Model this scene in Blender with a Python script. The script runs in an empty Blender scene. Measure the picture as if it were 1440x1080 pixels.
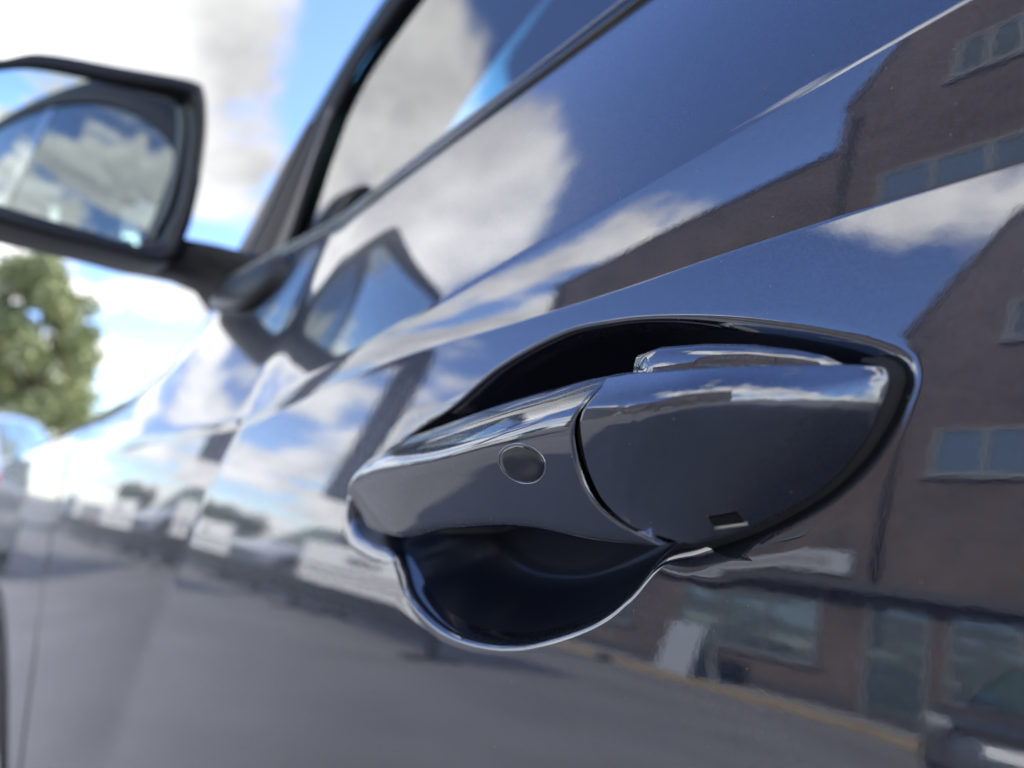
import bpy, bmesh, math, random
import numpy as np
from mathutils import Vector, Matrix

# ------------------------------------------------------------------ camera, sky, sun
scene = bpy.context.scene
COL = scene.collection
R = math.radians
ZC = 0.98                      # height of the lens above the car park
cam_d = bpy.data.cameras.new('camera')
cam = bpy.data.objects.new('camera', cam_d); COL.objects.link(cam)
cam_d.sensor_width = 36; cam_d.lens = 25
cam_d.clip_start = 0.01; cam_d.clip_end = 3000
_p = math.atan(.11)
_fw = Vector((-math.cos(R(40))*math.cos(_p), math.sin(R(40))*math.cos(_p), math.sin(_p)))
cam.location = (0, -.16, ZC)
cam.rotation_euler = _fw.to_track_quat('-Z', 'Y').to_euler()
cam_d.dof.use_dof = True
cam_d.dof.focus_distance = 0.20
cam_d.dof.aperture_fstop = 6.4
scene.camera = cam

SUN_EL, SUN_AZ = 28, 88        # azimuth measured from +X (tail of the car) towards +Y
world = bpy.data.worlds.new('World'); scene.world = world; world.use_nodes = True
scene.view_settings.view_transform = 'Standard'; scene.view_settings.look = 'None'
scene.view_settings.exposure = 1.9; scene.view_settings.gamma = 1
scene.view_settings.use_curve_mapping = False
scene.cycles.max_bounces = 7; scene.cycles.glossy_bounces = 5
scene.cycles.transparent_max_bounces = 16; scene.cycles.transmission_bounces = 8
scene.cycles.sample_clamp_indirect = 12
scene.cycles.use_denoising = True
scene.cycles.use_adaptive_sampling = True; scene.cycles.adaptive_threshold = .02

def build_world():
    nt = world.node_tree; nt.nodes.clear()
    N = lambda t, **k: _node(nt, t, **k)
    out = N('ShaderNodeOutputWorld'); bg = N('ShaderNodeBackground'); bg.inputs[1].default_value = .13
    sky = N('ShaderNodeTexSky'); sky.sky_type = 'NISHITA'; sky.sun_disc = False
    sky.sun_elevation = R(SUN_EL); sky.sun_rotation = R(90 - SUN_AZ)
    sky.altitude = 1200; sky.air_density = 1.0; sky.dust_density = .3; sky.ozone_density = 4.0
    tc = N('ShaderNodeTexCoord'); sep = N('ShaderNodeSeparateXYZ')
    L = nt.links.new
    L(tc.outputs['Generated'], sep.inputs[0])
    def M(op, a, b=None, clamp=False):
        m = N('ShaderNodeMath'); m.operation = op; m.use_clamp = clamp
        for i, v in enumerate((a, b)):
            if v is None: continue
            if isinstance(v, (int, float)): m.inputs[i].default_value = v
            else: L(v, m.inputs[i])
        return m.outputs[0]
    zz = M('MAXIMUM', sep.outputs[2], 0.0)
    den = M('ADD', zz, .16)
    px = M('DIVIDE', sep.outputs[0], den); py = M('DIVIDE', sep.outputs[1], den)
    cb = N('ShaderNodeCombineXYZ'); L(px, cb.inputs[0]); L(py, cb.inputs[1])
    def noise(scale, detail, off, rough=.55, dist=0.):
        mp = N('ShaderNodeMapping'); mp.inputs['Location'].default_value = off
        L(cb.outputs[0], mp.inputs[0])
        n = N('ShaderNodeTexNoise'); n.inputs['Scale'].default_value = scale
        n.inputs['Detail'].default_value = detail; n.inputs['Roughness'].default_value = rough
        n.inputs['Distortion'].default_value = dist
        L(mp.outputs[0], n.inputs['Vector']); return n.outputs[0]
    n1 = noise(CLOUD_SCALE, 9, CLOUD_OFF, .56, .25)
    n2 = noise(.9, 4, (9.1, 2.7, 0))
    hor = M('MULTIPLY', M('SUBTRACT', 1.0, zz), CLOUD_HOR)
    v = M('ADD', M('ADD', n1, M('MULTIPLY', M('SUBTRACT', n2, .5), .35)), hor)
    mr = N('ShaderNodeMapRange'); mr.interpolation_type = 'SMOOTHSTEP'
    mr.inputs['From Min'].default_value = CLOUD_T0; mr.inputs['From Max'].default_value = CLOUD_T1
    L(v, mr.inputs['Value'])
    n3 = noise(2.6, 7, (3.3, 7.7, 1.2), .6)
    ramp = N('ShaderNodeValToRGB'); e = ramp.color_ramp.elements
    e[0].position = .30; e[0].color = (2.7, 2.8, 3.0, 1); e[1].position = .62; e[1].color = (6.2, 6.2, 6.2, 1)
    L(n3, ramp.inputs[0])
    # clouds on the sun's side are seen from their shaded side, those opposite are lit from the front
    sx, sy, sz = math.cos(R(SUN_EL))*math.cos(R(SUN_AZ)), math.cos(R(SUN_EL))*math.sin(R(SUN_AZ)), math.sin(R(SUN_EL))
    dt = M('ADD', M('ADD', M('MULTIPLY', sep.outputs[0], sx), M('MULTIPLY', sep.outputs[1], sy)), M('MULTIPLY', sep.outputs[2], sz))
    m2 = N('ShaderNodeMapRange'); m2.inputs['From Min'].default_value = .42; m2.inputs['From Max'].default_value = .12
    m2.inputs['To Min'].default_value = .30; m2.inputs['To Max'].default_value = 1.0; L(dt, m2.inputs['Value'])
    vm = N('ShaderNodeVectorMath'); vm.operation = 'SCALE'; L(ramp.outputs[0], vm.inputs[0]); L(m2.outputs[0], vm.inputs['Scale'])
    mix = N('ShaderNodeMix'); mix.data_type = 'RGBA'
    L(mr.outputs[0], mix.inputs[0])
    hs = N('ShaderNodeHueSaturation'); hs.inputs['Saturation'].default_value = 1.02; hs.inputs['Hue'].default_value = .512; L(sky.outputs[0], hs.inputs['Color']); L(hs.outputs[0], mix.inputs[6]); L(vm.outputs[0], mix.inputs[7])
    L(mix.outputs[2], bg.inputs[0]); L(bg.outputs[0], out.inputs[0])

CLOUD_SCALE, CLOUD_OFF, CLOUD_HOR, CLOUD_T0, CLOUD_T1 = 1.45, (5.874, 1.70, 0), .14, .55, .645
def _node(nt, t, **k):
    n = nt.nodes.new(t)
    for a, b in k.items(): setattr(n, a, b)
    return n
build_world()
sd = bpy.data.lights.new('sun', 'SUN'); sd.energy = 2.1; sd.angle = R(.6); sd.color = (1, .95, .88)
sun = bpy.data.objects.new('sun', sd); COL.objects.link(sun)
_sdir = Vector((math.cos(R(SUN_EL))*math.cos(R(SUN_AZ)), math.cos(R(SUN_EL))*math.sin(R(SUN_AZ)), math.sin(R(SUN_EL))))
sun.rotation_euler = _sdir.to_track_quat('Z', 'Y').to_euler()

# ------------------------------------------------------------------ helpers
def tag(o, label=None, cat=None, group=None, kind=None):
    if label: o['label'] = label
    if cat: o['category'] = cat
    if group: o['group'] = group
    if kind: o['kind'] = kind
    return o
def empty(name, loc=(0, 0, 0), rz=0):
    o = bpy.data.objects.new(name, None); COL.objects.link(o)
    o.location = loc; o.rotation_euler = (0, 0, rz); o.empty_display_size = .1
    return o
def mesh(name, verts, faces, mat, parent=None, smooth=True):
    me = bpy.data.meshes.new(name)
    me.from_pydata([tuple(map(float, v)) for v in verts], [], [tuple(int(i) for i in f) for f in faces])
    me.validate()
    if smooth: me.polygons.foreach_set('use_smooth', [True]*len(me.polygons))
    for m in (mat if isinstance(mat, (list, tuple)) else [mat]): me.materials.append(m)
    o = bpy.data.objects.new(name, me); COL.objects.link(o)
    if parent: o.parent = parent
    return o
class MB:
    def __init__(s): s.v = []; s.f = []; s.mi = []
    def add(s, v, f, mi=0):
        b = len(s.v); s.v += [tuple(map(float, q)) for q in v]; s.f += [tuple(int(i)+b for i in q) for q in f]; s.mi += [mi]*len(f)
    def box(s, a, b, mi=0):
        x0, y0, z0 = a; x1, y1, z1 = b
        s.add([(x0,y0,z0),(x1,y0,z0),(x1,y1,z0),(x0,y1,z0),(x0,y0,z1),(x1,y0,z1),(x1,y1,z1),(x0,y1,z1)],
              [(0,3,2,1),(4,5,6,7),(0,1,5,4),(1,2,6,5),(2,3,7,6),(3,0,4,7)], mi)
    def grid(s, P, wrap=False, mi=0, flip=False):
        P = np.asarray(P, float); n, m = P.shape[:2]
        F = []
        for i in range(n-1):
            for j in range(m if wrap else m-1):
                a, b, c, d = i*m+j, i*m+(j+1) % m, (i+1)*m+(j+1) % m, (i+1)*m+j
                F.append((a, d, c, b) if flip else (a, b, c, d))
        s.add(P.reshape(-1, 3), F, mi)
    def tube(s, pts, r, n=12, mi=0, caps=True):
        pts = [Vector(p) for p in pts]; rs = r if isinstance(r, (list, tuple)) else [r]*len(pts)
        rings = []; up = Vector((0.13, .21, 1)).normalized()
        for i, p in enumerate(pts):
            t = (pts[min(i+1, len(pts)-1)] - pts[max(i-1, 0)]).normalized()
            a = t.cross(up)
            if a.length < .05: a = t.cross(Vector((1, 0, 0)))
            a.normalize(); b = t.cross(a)
            rings.append([p + (a*math.cos(2*math.pi*k/n) + b*math.sin(2*math.pi*k/n))*rs[i] for k in range(n)])
        b0 = len(s.v); self_n = len(rings)
        s.grid([[tuple(q) for q in rg] for rg in rings], wrap=True, mi=mi)
        if caps:
            s.f.append(tuple(b0+k for k in range(n))); s.mi.append(mi)
            s.f.append(tuple(b0+(self_n-1)*n+k for k in reversed(range(n)))); s.mi.append(mi)
    def prism(s, poly, axis, a, b, mi=0):
        """poly: 2-D points; axis 'x','y','z' is the extrusion direction from a to b"""
        def pt(p, t): return {'x': (t, p[0], p[1]), 'y': (p[0], t, p[1]), 'z': (p[0], p[1], t)}[axis]
        n = len(poly)
        s.add([pt(p, a) for p in poly] + [pt(p, b) for p in poly],
              [tuple(range(n)), tuple(range(2*n-1, n-1, -1))] + [(i, n+i, n+(i+1) % n, (i+1) % n) for i in range(n)], mi)
    def build(s, name, mat, parent=None, smooth=False, bevel=0, seg=2, angle=None, fix=True):
        o = mesh(name, s.v, s.f, mat, parent, smooth)
        if isinstance(mat, (list, tuple)) and len(o.data.polygons) == len(s.mi):
            o.data.polygons.foreach_set('material_index', s.mi)
        if fix:
            bm = bmesh.new(); bm.from_mesh(o.data); bmesh.ops.recalc_face_normals(bm, faces=bm.faces); bm.to_mesh(o.data); bm.free()
        if angle is not None:
            o.data.polygons.foreach_set('use_smooth', [True]*len(o.data.polygons))
            o.data.set_sharp_from_angle(angle=R(angle))
        if bevel:
            m = o.modifiers.new('bevel', 'BEVEL'); m.width = bevel; m.segments = seg; m.limit_method = 'ANGLE'; m.angle_limit = R(35)
        return o
def lerp(xs, ys): 
    xs = np.array(xs, float); ys = np.array(ys, float)
    return lambda x: np.interp(x, xs, ys)
def sstep(a, b, x):
    t = np.clip((np.asarray(x, float)-a)/(b-a), 0, 1); return t*t*(3-2*t)
def pchip(xs, ys):
    """smooth interpolation without overshoot"""
    xs = np.array(xs, float); ys = np.array(ys, float); h = np.diff(xs); d = np.diff(ys)/h
    m = np.zeros_like(ys); m[0] = d[0]; m[-1] = d[-1]
    for i in range(1, len(xs)-1):
        m[i] = 0 if d[i-1]*d[i] <= 0 else 2*d[i-1]*d[i]/(d[i-1]+d[i])
    def f(x):
        x = np.clip(np.asarray(x, float), xs[0], xs[-1]); k = np.clip(np.searchsorted(xs, x)-1, 0, len(h)-1)
        t = (x-xs[k])/h[k]
        return ((1+2*t)*(1-t)**2*ys[k] + t*(1-t)**2*h[k]*m[k] + t*t*(3-2*t)*ys[k+1] + t*t*(t-1)*h[k]*m[k+1])
    return f
def catmull(P, per=8, closed=True):
    P = [np.array(p, float) for p in P]; n = len(P); out = []
    for i in range(n if closed else n-1):
        g = (lambda k: P[k % n]) if closed else (lambda k: P[min(max(k, 0), n-1)])
        a, b, c, d = g(i-1), g(i), g(i+1), g(i+2)
        for j in range(per):
            t = j/per
            out.append(.5*((2*b)+(c-a)*t+(2*a-5*b+4*c-d)*t*t+(-a+3*b-3*c+d)*t**3))
    if not closed: out.append(P[-1])
    return np.array(out)

# ------------------------------------------------------------------ materials
MATS = {}
def mat(name, col=(.5, .5, .5), rough=.5, metal=0., spec=.5, coat=0., coat_ior=1.5, coat_rough=.02, emit=None,
        noise=None, bump=None, ior=None):
    """noise=(scale, other colour, low, high); bump=(scale, strength, distance)"""
    m = bpy.data.materials.new(name); m.use_nodes = True; nt = m.node_tree; b = nt.nodes['Principled BSDF']
    b.inputs['Base Color'].default_value = (*col, 1); b.inputs['Roughness'].default_value = rough
    b.inputs['Metallic'].default_value = metal; b.inputs['Specular IOR Level'].default_value = spec
    if ior: b.inputs['IOR'].default_value = ior
    b.inputs['Coat Weight'].default_value = coat; b.inputs['Coat IOR'].default_value = coat_ior; b.inputs['Coat Roughness'].default_value = coat_rough
    tc = nt.nodes.new('ShaderNodeTexCoord')
    if noise:
        n = nt.nodes.new('ShaderNodeTexNoise'); n.inputs['Scale'].default_value = noise[0]; n.inputs['Detail'].default_value = 8
        nt.links.new(tc.outputs['Object'], n.inputs['Vector'])
        r = nt.nodes.new('ShaderNodeValToRGB'); r.color_ramp.elements[0].position = noise[2]; r.color_ramp.elements[1].position = noise[3]
        r.color_ramp.elements[0].color = (*col, 1); r.color_ramp.elements[1].color = (*noise[1], 1)
        nt.links.new(n.outputs[0], r.inputs[0]); nt.links.new(r.outputs[0], b.inputs['Base Color'])
    if bump:
        n = nt.nodes.new('ShaderNodeTexNoise'); n.inputs['Scale'].default_value = bump[0]; n.inputs['Detail'].default_value = 5
        nt.links.new(tc.outputs['Object'], n.inputs['Vector'])
        bp = nt.nodes.new('ShaderNodeBump'); bp.inputs['Strength'].default_value = bump[1]; bp.inputs['Distance'].default_value = bump[2]
        nt.links.new(n.outputs[0], bp.inputs['Height']); nt.links.new(bp.outputs[0], b.inputs['Normal'])
    MATS[name] = m; return m

def paint_mat():
    m = mat('blue_grey_metallic_paint', (.05, .058, .085), .38, .9, coat=1., coat_ior=PAINT_IOR, coat_rough=.024)
    nt = m.node_tree; b = nt.nodes['Principled BSDF']; L = nt.links.new
    tc = nt.nodes['Texture Coordinate']
    # metal flakes in the base coat
    vo = nt.nodes.new('ShaderNodeTexVoronoi'); vo.inputs['Scale'].default_value = 2600; L(tc.outputs['Object'], vo.inputs['Vector'])
    r = nt.nodes.new('ShaderNodeValToRGB'); e = r.color_ramp.elements
    e[0].color = (.004, .0055, .010, 1); e[0].position = .1; e[1].color = (.042, .054, .092, 1); e[1].position = .9
    L(vo.outputs['Color'], r.inputs[0])
    # dust specks lying on the clear coat
    v2 = nt.nodes.new('ShaderNodeTexVoronoi'); v2.inputs['Scale'].default_value = 230; L(tc.outputs['Object'], v2.inputs['Vector'])
    v2.inputs['Randomness'].default_value = 1
    lt = nt.nodes.new('ShaderNodeMath'); lt.operation = 'LESS_THAN'; lt.inputs[1].default_value = .038; L(v2.outputs['Distance'], lt.inputs[0])
    sp = nt.nodes.new('ShaderNodeSeparateColor'); L(v2.outputs['Color'], sp.inputs[0])
    gt = nt.nodes.new('ShaderNodeMath'); gt.operation = 'GREATER_THAN'; gt.inputs[1].default_value = .45; L(sp.outputs[0], gt.inputs[0])
    mu = nt.nodes.new('ShaderNodeMath'); mu.operation = 'MULTIPLY'; L(lt.outputs[0], mu.inputs[0]); L(gt.outputs[0], mu.inputs[1])
    L(r.outputs[0], b.inputs['Base Color'])
    # slight orange peel
    n = nt.nodes.new('ShaderNodeTexNoise'); n.inputs['Scale'].default_value = 420; n.inputs['Detail'].default_value = 2; L(tc.outputs['Object'], n.inputs['Vector'])
    bp = nt.nodes.new('ShaderNodeBump'); bp.inputs['Strength'].default_value = .05; bp.inputs['Distance'].default_value = .00012
    L(n.outputs[0], bp.inputs['Height']); L(bp.outputs[0], b.inputs['Coat Normal'])
    d = nt.nodes.new('ShaderNodeBsdfDiffuse'); d.inputs[0].default_value = (.30, .29, .28, 1)
    mx = nt.nodes.new('ShaderNodeMixShader'); L(mu.outputs[0], mx.inputs[0]); L(b.outputs[0], mx.inputs[1]); L(d.outputs[0], mx.inputs[2])
    L(mx.outputs[0], nt.nodes['Material Output'].inputs[0])
    return m
PAINT_IOR = 2.5
def glass_mat(name, tint, ior, rough=.0):
    m = bpy.data.materials.new(name); m.use_nodes = True; nt = m.node_tree; nt.nodes.clear(); L = nt.links.new
    o = nt.nodes.new('ShaderNodeOutputMaterial'); mx = nt.nodes.new('ShaderNodeMixShader'); fr = nt.nodes.new('ShaderNodeFresnel')
    t = nt.nodes.new('ShaderNodeBsdfTransparent'); g = nt.nodes.new('ShaderNodeBsdfGlossy')
    fr.inputs[0].default_value = ior; t.inputs[0].default_value = (*tint, 1); g.inputs['Roughness'].default_value = rough
    L(fr.outputs[0], mx.inputs[0]); L(t.outputs[0], mx.inputs[1]); L(g.outputs[0], mx.inputs[2]); L(mx.outputs[0], o.inputs[0])
    MATS[name] = m; return m
PAINT = paint_mat()
GLASS = glass_mat('tinted_side_glass', (.70, .82, .78), 3.0)
ROOFGLASS = glass_mat('green_roof_glass', (.55, .92, .80), 1.5)
BLACK = mat('black_trim_plastic', (.012, .012, .013), .42, bump=(900, .1, .0002))
GLOSSB = mat('gloss_black_trim', (.008, .008, .010), .12, coat=.6)
RUBBER = mat('black_rubber', (.014, .014, .015), .75, bump=(1400, .5, .0004))
TYRE = mat('tyre_rubber', (.02, .02, .021), .8, bump=(60, .3, .003))
DARK = mat('dark_interior_trim', (.02, .021, .023), .8)
SEAT = mat('charcoal_seat_fabric', (.03, .03, .032), .9)
CHROME = mat('bright_chrome', (.75, .76, .78), .08, 1.0)
ALLOY = mat('alloy_wheel', (.55, .56, .58), .25, 1.0)
MIRROR = mat('mirror_glass', (.72, .80, .79), .0, 1.0)
CUP = mat('shade_darkened_cup_paint', (.008, .011, .020), .45, 0., spec=.3, coat=.4, coat_ior=1.5, coat_rough=.12)  # darker copy of the body paint; the handle's dim reflection put into the colour
LENS = mat('headlamp_lens', (.75, .8, .8), .05, .6, coat=1)
AMBER = mat('amber_marker_lens', (.6, .16, .02), .2)
REDL = mat('red_tail_lens', (.4, .01, .01), .15, coat=1)
ASPHALT = mat('car_park_asphalt', (.215, .211, .205), .85, noise=(.9, (.29, .285, .277), .3, .7), bump=(160, .5, .01))
PAVING = mat('pale_pavement', (.30, .29, .27), .85, noise=(6, (.36, .35, .33), .3, .7))
VERGE = mat('ochre_kerb_stone', (.20, .155, .10), .9, noise=(2, (.27, .21, .14), .3, .7))
LINE = mat('white_road_paint', (.62, .62, .60), .7, noise=(30, (.4, .4, .39), .5, .75))
WHITEP = mat('white_car_paint', (.72, .73, .74), .3, coat=1)
SILVERP = mat('silver_car_paint', (.45, .47, .50), .3, .7, coat=1)
BLUEP = mat('dark_blue_car_paint', (.035, .05, .11), .3, .4, coat=1)
CARGLASS = mat('car_window_glass', (.04, .085, .085), .03, 0, spec=1., coat=1, coat_ior=1.8)
BANNER = mat('white_banner_vinyl', (.74, .75, .73), .5)
BANNERTXT = mat('dark_grey_print', (.16, .16, .17), .5)
FLAGM = mat('dark_grey_flag_fabric', (.085, .078, .092), .8, bump=(40, .2, .01))
FLAGTXT = mat('pale_flag_print', (.34, .33, .36), .8)
POSTM = mat('black_powder_coated_steel', (.009, .010, .013), .5)
BARK = mat('tree_bark', (.09, .065, .045), .95, noise=(12, (.05, .04, .03), .3, .7))
def leaf_mat(name, a, b):
    m = mat(name, a, .6, noise=(1.3, b, .3, .7)); return m
LEAFA = leaf_mat('olive_leaves', (.28, .32, .13), (.40, .43, .21))
LEAFB = leaf_mat('dark_green_leaves', (.045, .075, .022), (.09, .12, .04))
def brick_mat(name, c1, c2, mortar):
    m = mat(name, c1, .9); nt = m.node_tree; L = nt.links.new
    br = nt.nodes.new('ShaderNodeTexBrick'); br.inputs['Scale'].default_value = 1
    br.inputs['Brick Width'].default_value = .225; br.inputs['Row Height'].default_value = .075; br.inputs['Mortar Size'].default_value = .008
    br.inputs['Color1'].default_value = (*c1, 1); br.inputs['Color2'].default_value = (*c2, 1); br.inputs['Mortar'].default_value = (*mortar, 1)
    mp = nt.nodes.new('ShaderNodeMapping'); mp.inputs['Rotation'].default_value = (R(90), 0, 0)
    L(nt.nodes['Texture Coordinate'].outputs['Object'], mp.inputs[0]); L(mp.outputs[0], br.inputs['Vector'])
    no = nt.nodes.new('ShaderNodeTexNoise'); no.inputs['Scale'].default_value = .55; no.inputs['Detail'].default_value = 9; no.inputs['Roughness'].default_value = .7
    L(nt.nodes['Texture Coordinate'].outputs['Object'], no.inputs['Vector'])
    rr = nt.nodes.new('ShaderNodeValToRGB'); rr.color_ramp.elements[0].position = .32; rr.color_ramp.elements[0].color = (.55, .56, .58, 1); rr.color_ramp.elements[1].position = .68; rr.color_ramp.elements[1].color = (1.25, 1.2, 1.15, 1)
    L(no.outputs[0], rr.inputs[0])
    mm = nt.nodes.new('ShaderNodeMix'); mm.data_type = 'RGBA'; mm.blend_type = 'MULTIPLY'; mm.inputs[0].default_value = 1
    L(br.outputs['Color'], mm.inputs[6]); L(rr.outputs[0], mm.inputs[7]); L(mm.outputs[2], nt.nodes['Principled BSDF'].inputs['Base Color']); return m
BRICK = brick_mat('brown_brick', (.092, .071, .069), (.072, .060, .060), (.098, .083, .081))
ROOFM = mat('dark_roof_sheet', (.06, .06, .065), .6)
FRAME = mat('grey_window_frame', (.10, .11, .12), .5)
PANE = mat('shop_window_glass', (.05, .07, .08), .04, spec=1., coat=.5, coat_ior=1.6)
FASCIA = mat('pale_fascia_board', (.26, .28, .31), .5)
CANOPY = mat('dark_canopy', (.03, .032, .04), .7)
STALL = mat('dark_stallriser', (.035, .037, .042), .6)

# ------------------------------------------------------------------ ground
def sheet(name, x0, y0, x1, y1, z, m, kind='structure', n=1):
    b = MB(); b.add([(x0,y0,z),(x1,y0,z),(x1,y1,z),(x0,y1,z)], [(0,1,2,3)])
    return tag(b.build(name, m), kind=kind)
sheet('ground', -900, -900, 900, 900, 0, ASPHALT)

# ------------------------------------------------------------------ the hero car: body side as a function
# x rearwards, y into the car, z relative to the lens height (ZC); the tuning constants are angles in degrees
zB = pchip([-2.4,-.96,-.6,-.47,-.40,-.346,-.264,-.205,-.154,-.107,-.065,-.04,.12,1.2,2.4],
           [-.02,.000,.016,.0225,.033,.0413,.0503,.0527,.0557,.0597,.0622,.063,.066,.08,.08])
_zA = pchip([-2.4,-.96,-.6,-.47,-.42,-.343,-.217,-.119,-.0475,.12,.5,1.2,2.4],
           [-.01,.008,.023,.0285,.039,.0541,.0752,.0927,.1051,.128,.145,.16,.16])
zA = lambda x: np.maximum(_zA(x), zB(x)+.004)
zL = pchip([-2.45,-2.2,-1.8,-1.3,-1.05,-.83,-.72,-.4975,-.3047,-.19,.12,1.2,1.9,2.4],
           [-.20,-.11,-.02,.045,.085,.128,.158,.1701,.186,.194,.208,.235,.27,.27])
T3 = (11.5, 86., 60.)          # tilt at z=0, degrees per metre below / above the lens height
T3MIN = 4.6
T2 = (1.5, 5.5)                # tilt just above B and just below A
T1 = (20., 27.)               # tilt just above A and at the belt line
KINK_H, KINK_L, KINK_K = np.array([-.4726, .0231]), np.array([-.6777, -.2525]), .13
_al = (KINK_L-KINK_H)/np.linalg.norm(KINK_L-KINK_H); _kn = np.array([_al[1], -_al[0]])
if _kn[0] > 0: _kn = -_kn
_zt = np.linspace(-.75, .12, 600)
def tilt3(z):
    t = np.where(z < 0, T3[0]+T3[1]*z, T3[0]+T3[2]*z)
    s = 1.5
    t = T3MIN + s*np.log1p(np.exp((t-T3MIN)/s))
    return t - sstep(-.25, -.55, z)*3
_yt = np.concatenate([[0], np.cumsum((np.tan(np.radians(tilt3((_zt[1:]+_zt[:-1])/2))))*np.diff(_zt))]); _yt -= np.interp(0, _zt, _yt)
def kink(x, z):
    s = (x-KINK_H[0])*_kn[0] + (z-KINK_H[1])*_kn[1]
    w = .004; s = w*np.logaddexp(0, s/w)
    return -KINK_K*.20*(1-np.exp(-s/.20))
def body(x, z):
    """inward offset of the body side"""
    x = np.asarray(x, float); z = np.asarray(z, float)
    b, a, l = zB(x), zA(x), zL(x)
    z3 = np.minimum(z, b); y = np.interp(z3, _zt, _yt)
    h2 = np.maximum(a-b, 1e-4); w = np.clip((z-b)/h2, 0, 1); t0, t1 = np.tan(np.radians(T2))
    # the crease dies out towards the front
    y = y + h2*(w*t0 + w*w/2*(t1-t0))
    h1 = np.maximum(l-a, 1e-4); w = np.maximum((z-a)/h1, 0); t0, t1 = np.tan(np.radians(T1))
    fr = sstep(-.62, -.95, x)                        # the wing rolls over into the bonnet
    t1 = t1 + fr*1.1
    y = y + h1*(w*t0 + w*w/2*(t1-t0))
    y = y + kink(x, z3)*sstep(-2.6, -1.2, x)
    fl = sstep(-.945, -1.085, x)*(1-sstep(-1.85, -2.1, x)) + sstep(.86, .95, x)*(1-sstep(1.65, 1.9, x))
    y = y - .001*fl*sstep(.03, -.12, z)
    y = y + .62*np.maximum(0, -1.75-x)**2.2 + .30*np.maximum(0, x-1.75)**2.2
    y = y + .05*sstep(-.5, -.72, z)
    return y
def P3(x, z, d=0): 
    return np.stack([x, body(x, z)+d, z+ZC], -1)

car = empty('parked_suv', (0, .93, 0))
tag(car, 'dark blue-grey metallic SUV in close-up with its front door handle nearest', 'car')
def carpart(o, parent=None):
    o.parent = parent or car
    o.matrix_parent_inverse = Matrix.Translation((0, -.93, 0))
    return o
def sub(o, parent):
    o.parent = parent; o.matrix_parent_inverse = Matrix.Identity(4); return o

def rows_for(x, nb=22, na=18):
    """z rows of one column from the belt line downward; same count for every x"""
    b, a, l = float(zB(x)), float(zA(x)), float(zL(x))
    t1 = np.linspace(0, 1, nb)**.7
    r = list(l+(a-l)*t1)
    t2 = .5-.5*np.cos(np.linspace(0, np.pi, na))
    r += list(a+(b-a)*t2)[1:]
    return r, b
DEL = [.0009,.002,.0032,.0045]
while DEL[-1] < .137: DEL.append(DEL[-1]+.0016)
JH0, JH1 = 4, len(DEL)-1
while DEL[-1] < .68: DEL.append(DEL[-1]+min(.03, max(.003, (DEL[-1]-.13)*.25)))
def side_panel(name, xs, zbot=-.60, hole=None, arch=None, fold=.012):
    xs = np.array(xs); cols = []
    for x in xs:
        r, b = rows_for(x); cols.append(r+[max(b-d, zbot) for d in DEL if b-d > zbot-.03])
    n = min(map(len, cols)); Z = np.array([c[:n] for c in cols]); X = np.repeat(xs[:, None], n, 1)
    inside = np.zeros(X.shape, bool)
    if arch:
        cx, cz, ra = arch
        dx, dz = X-cx, Z+ZC-cz; rr = np.hypot(dx, dz); inside = rr < ra
    V = [tuple(p) for p in P3(X, Z).reshape(-1, 3)]; F = []; m = n
    off = len(rows_for(0.)[0])
    hi = (0, 0, 0, 0)
    if hole:
        i0 = int(np.searchsorted(xs, hole[0])); i1 = int(np.searchsorted(xs, hole[1]))-1
        hi = (i0, i1, off+JH0, off+JH1)
    for i in range(len(xs)-1):
        for j in range(n-1):
            if hole and hi[0] <= i < hi[1] and hi[2] <= j < hi[3]: continue
            q = [(i, j), (i, j+1), (i+1, j+1), (i+1, j)]
            ins = [inside[a] for a in q]
            if all(ins): continue
            F.append([a*m+b for a, b in q])
    if arch:                                            # pull the ragged edge onto the circle
        used = set(k for f in F for k in f)
        for k in used:
            i, j = divmod(k, m)
            if inside[i, j]:
                s = ra/max(rr[i, j], 1e-6); x = cx+dx[i, j]*s; z = cz-ZC+dz[i, j]*s
                V[k] = tuple(P3(np.array(x), np.array(z)))
    if hole:
        i0, i1, j0, j1 = hi
        ring = [(i, j0) for i in range(i0, i1)] + [(i1, j) for j in range(j0, j1)] + [(i, j1) for i in range(i1, i0, -1)] + [(i0, j) for j in range(j1, j0, -1)]
        rid = [a*m+b for a, b in ring]
        hole_patch(V, F, rid)
    # folded edge into the gap
    for i in (0, len(xs)-1):
        b0 = len(V); 
        for j in range(n):
            x, y, z = V[i*m+j]; V.append((x+(.0015 if i == 0 else -.0015), y+.0015, z)); V.append((x+(.002 if i == 0 else -.002), y+fold, z))
        for j in range(n-1):
            if inside[i, j] or inside[i, j+1]: continue
            F.append([i*m+j, i*m+j+1, b0+2*(j+1), b0+2*j]); F.append([b0+2*j, b0+2*j+1+1, b0+2*(j+1)+1, b0+2*j+1])
    o = mesh(name, V, F, PAINT)
    bm = bmesh.new(); bm.from_mesh(o.data)
    loose = [v for v in bm.verts if not v.link_faces]; bmesh.ops.delete(bm, geom=loose, context='VERTS')
    bmesh.ops.recalc_face_normals(bm, faces=bm.faces)
    s = sum(f.normal.y*f.calc_area() for f in bm.faces)
    if s > 0: bmesh.ops.reverse_faces(bm, faces=bm.faces)
    bm.to_mesh(o.data); bm.free()
    return carpart(o)

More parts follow.
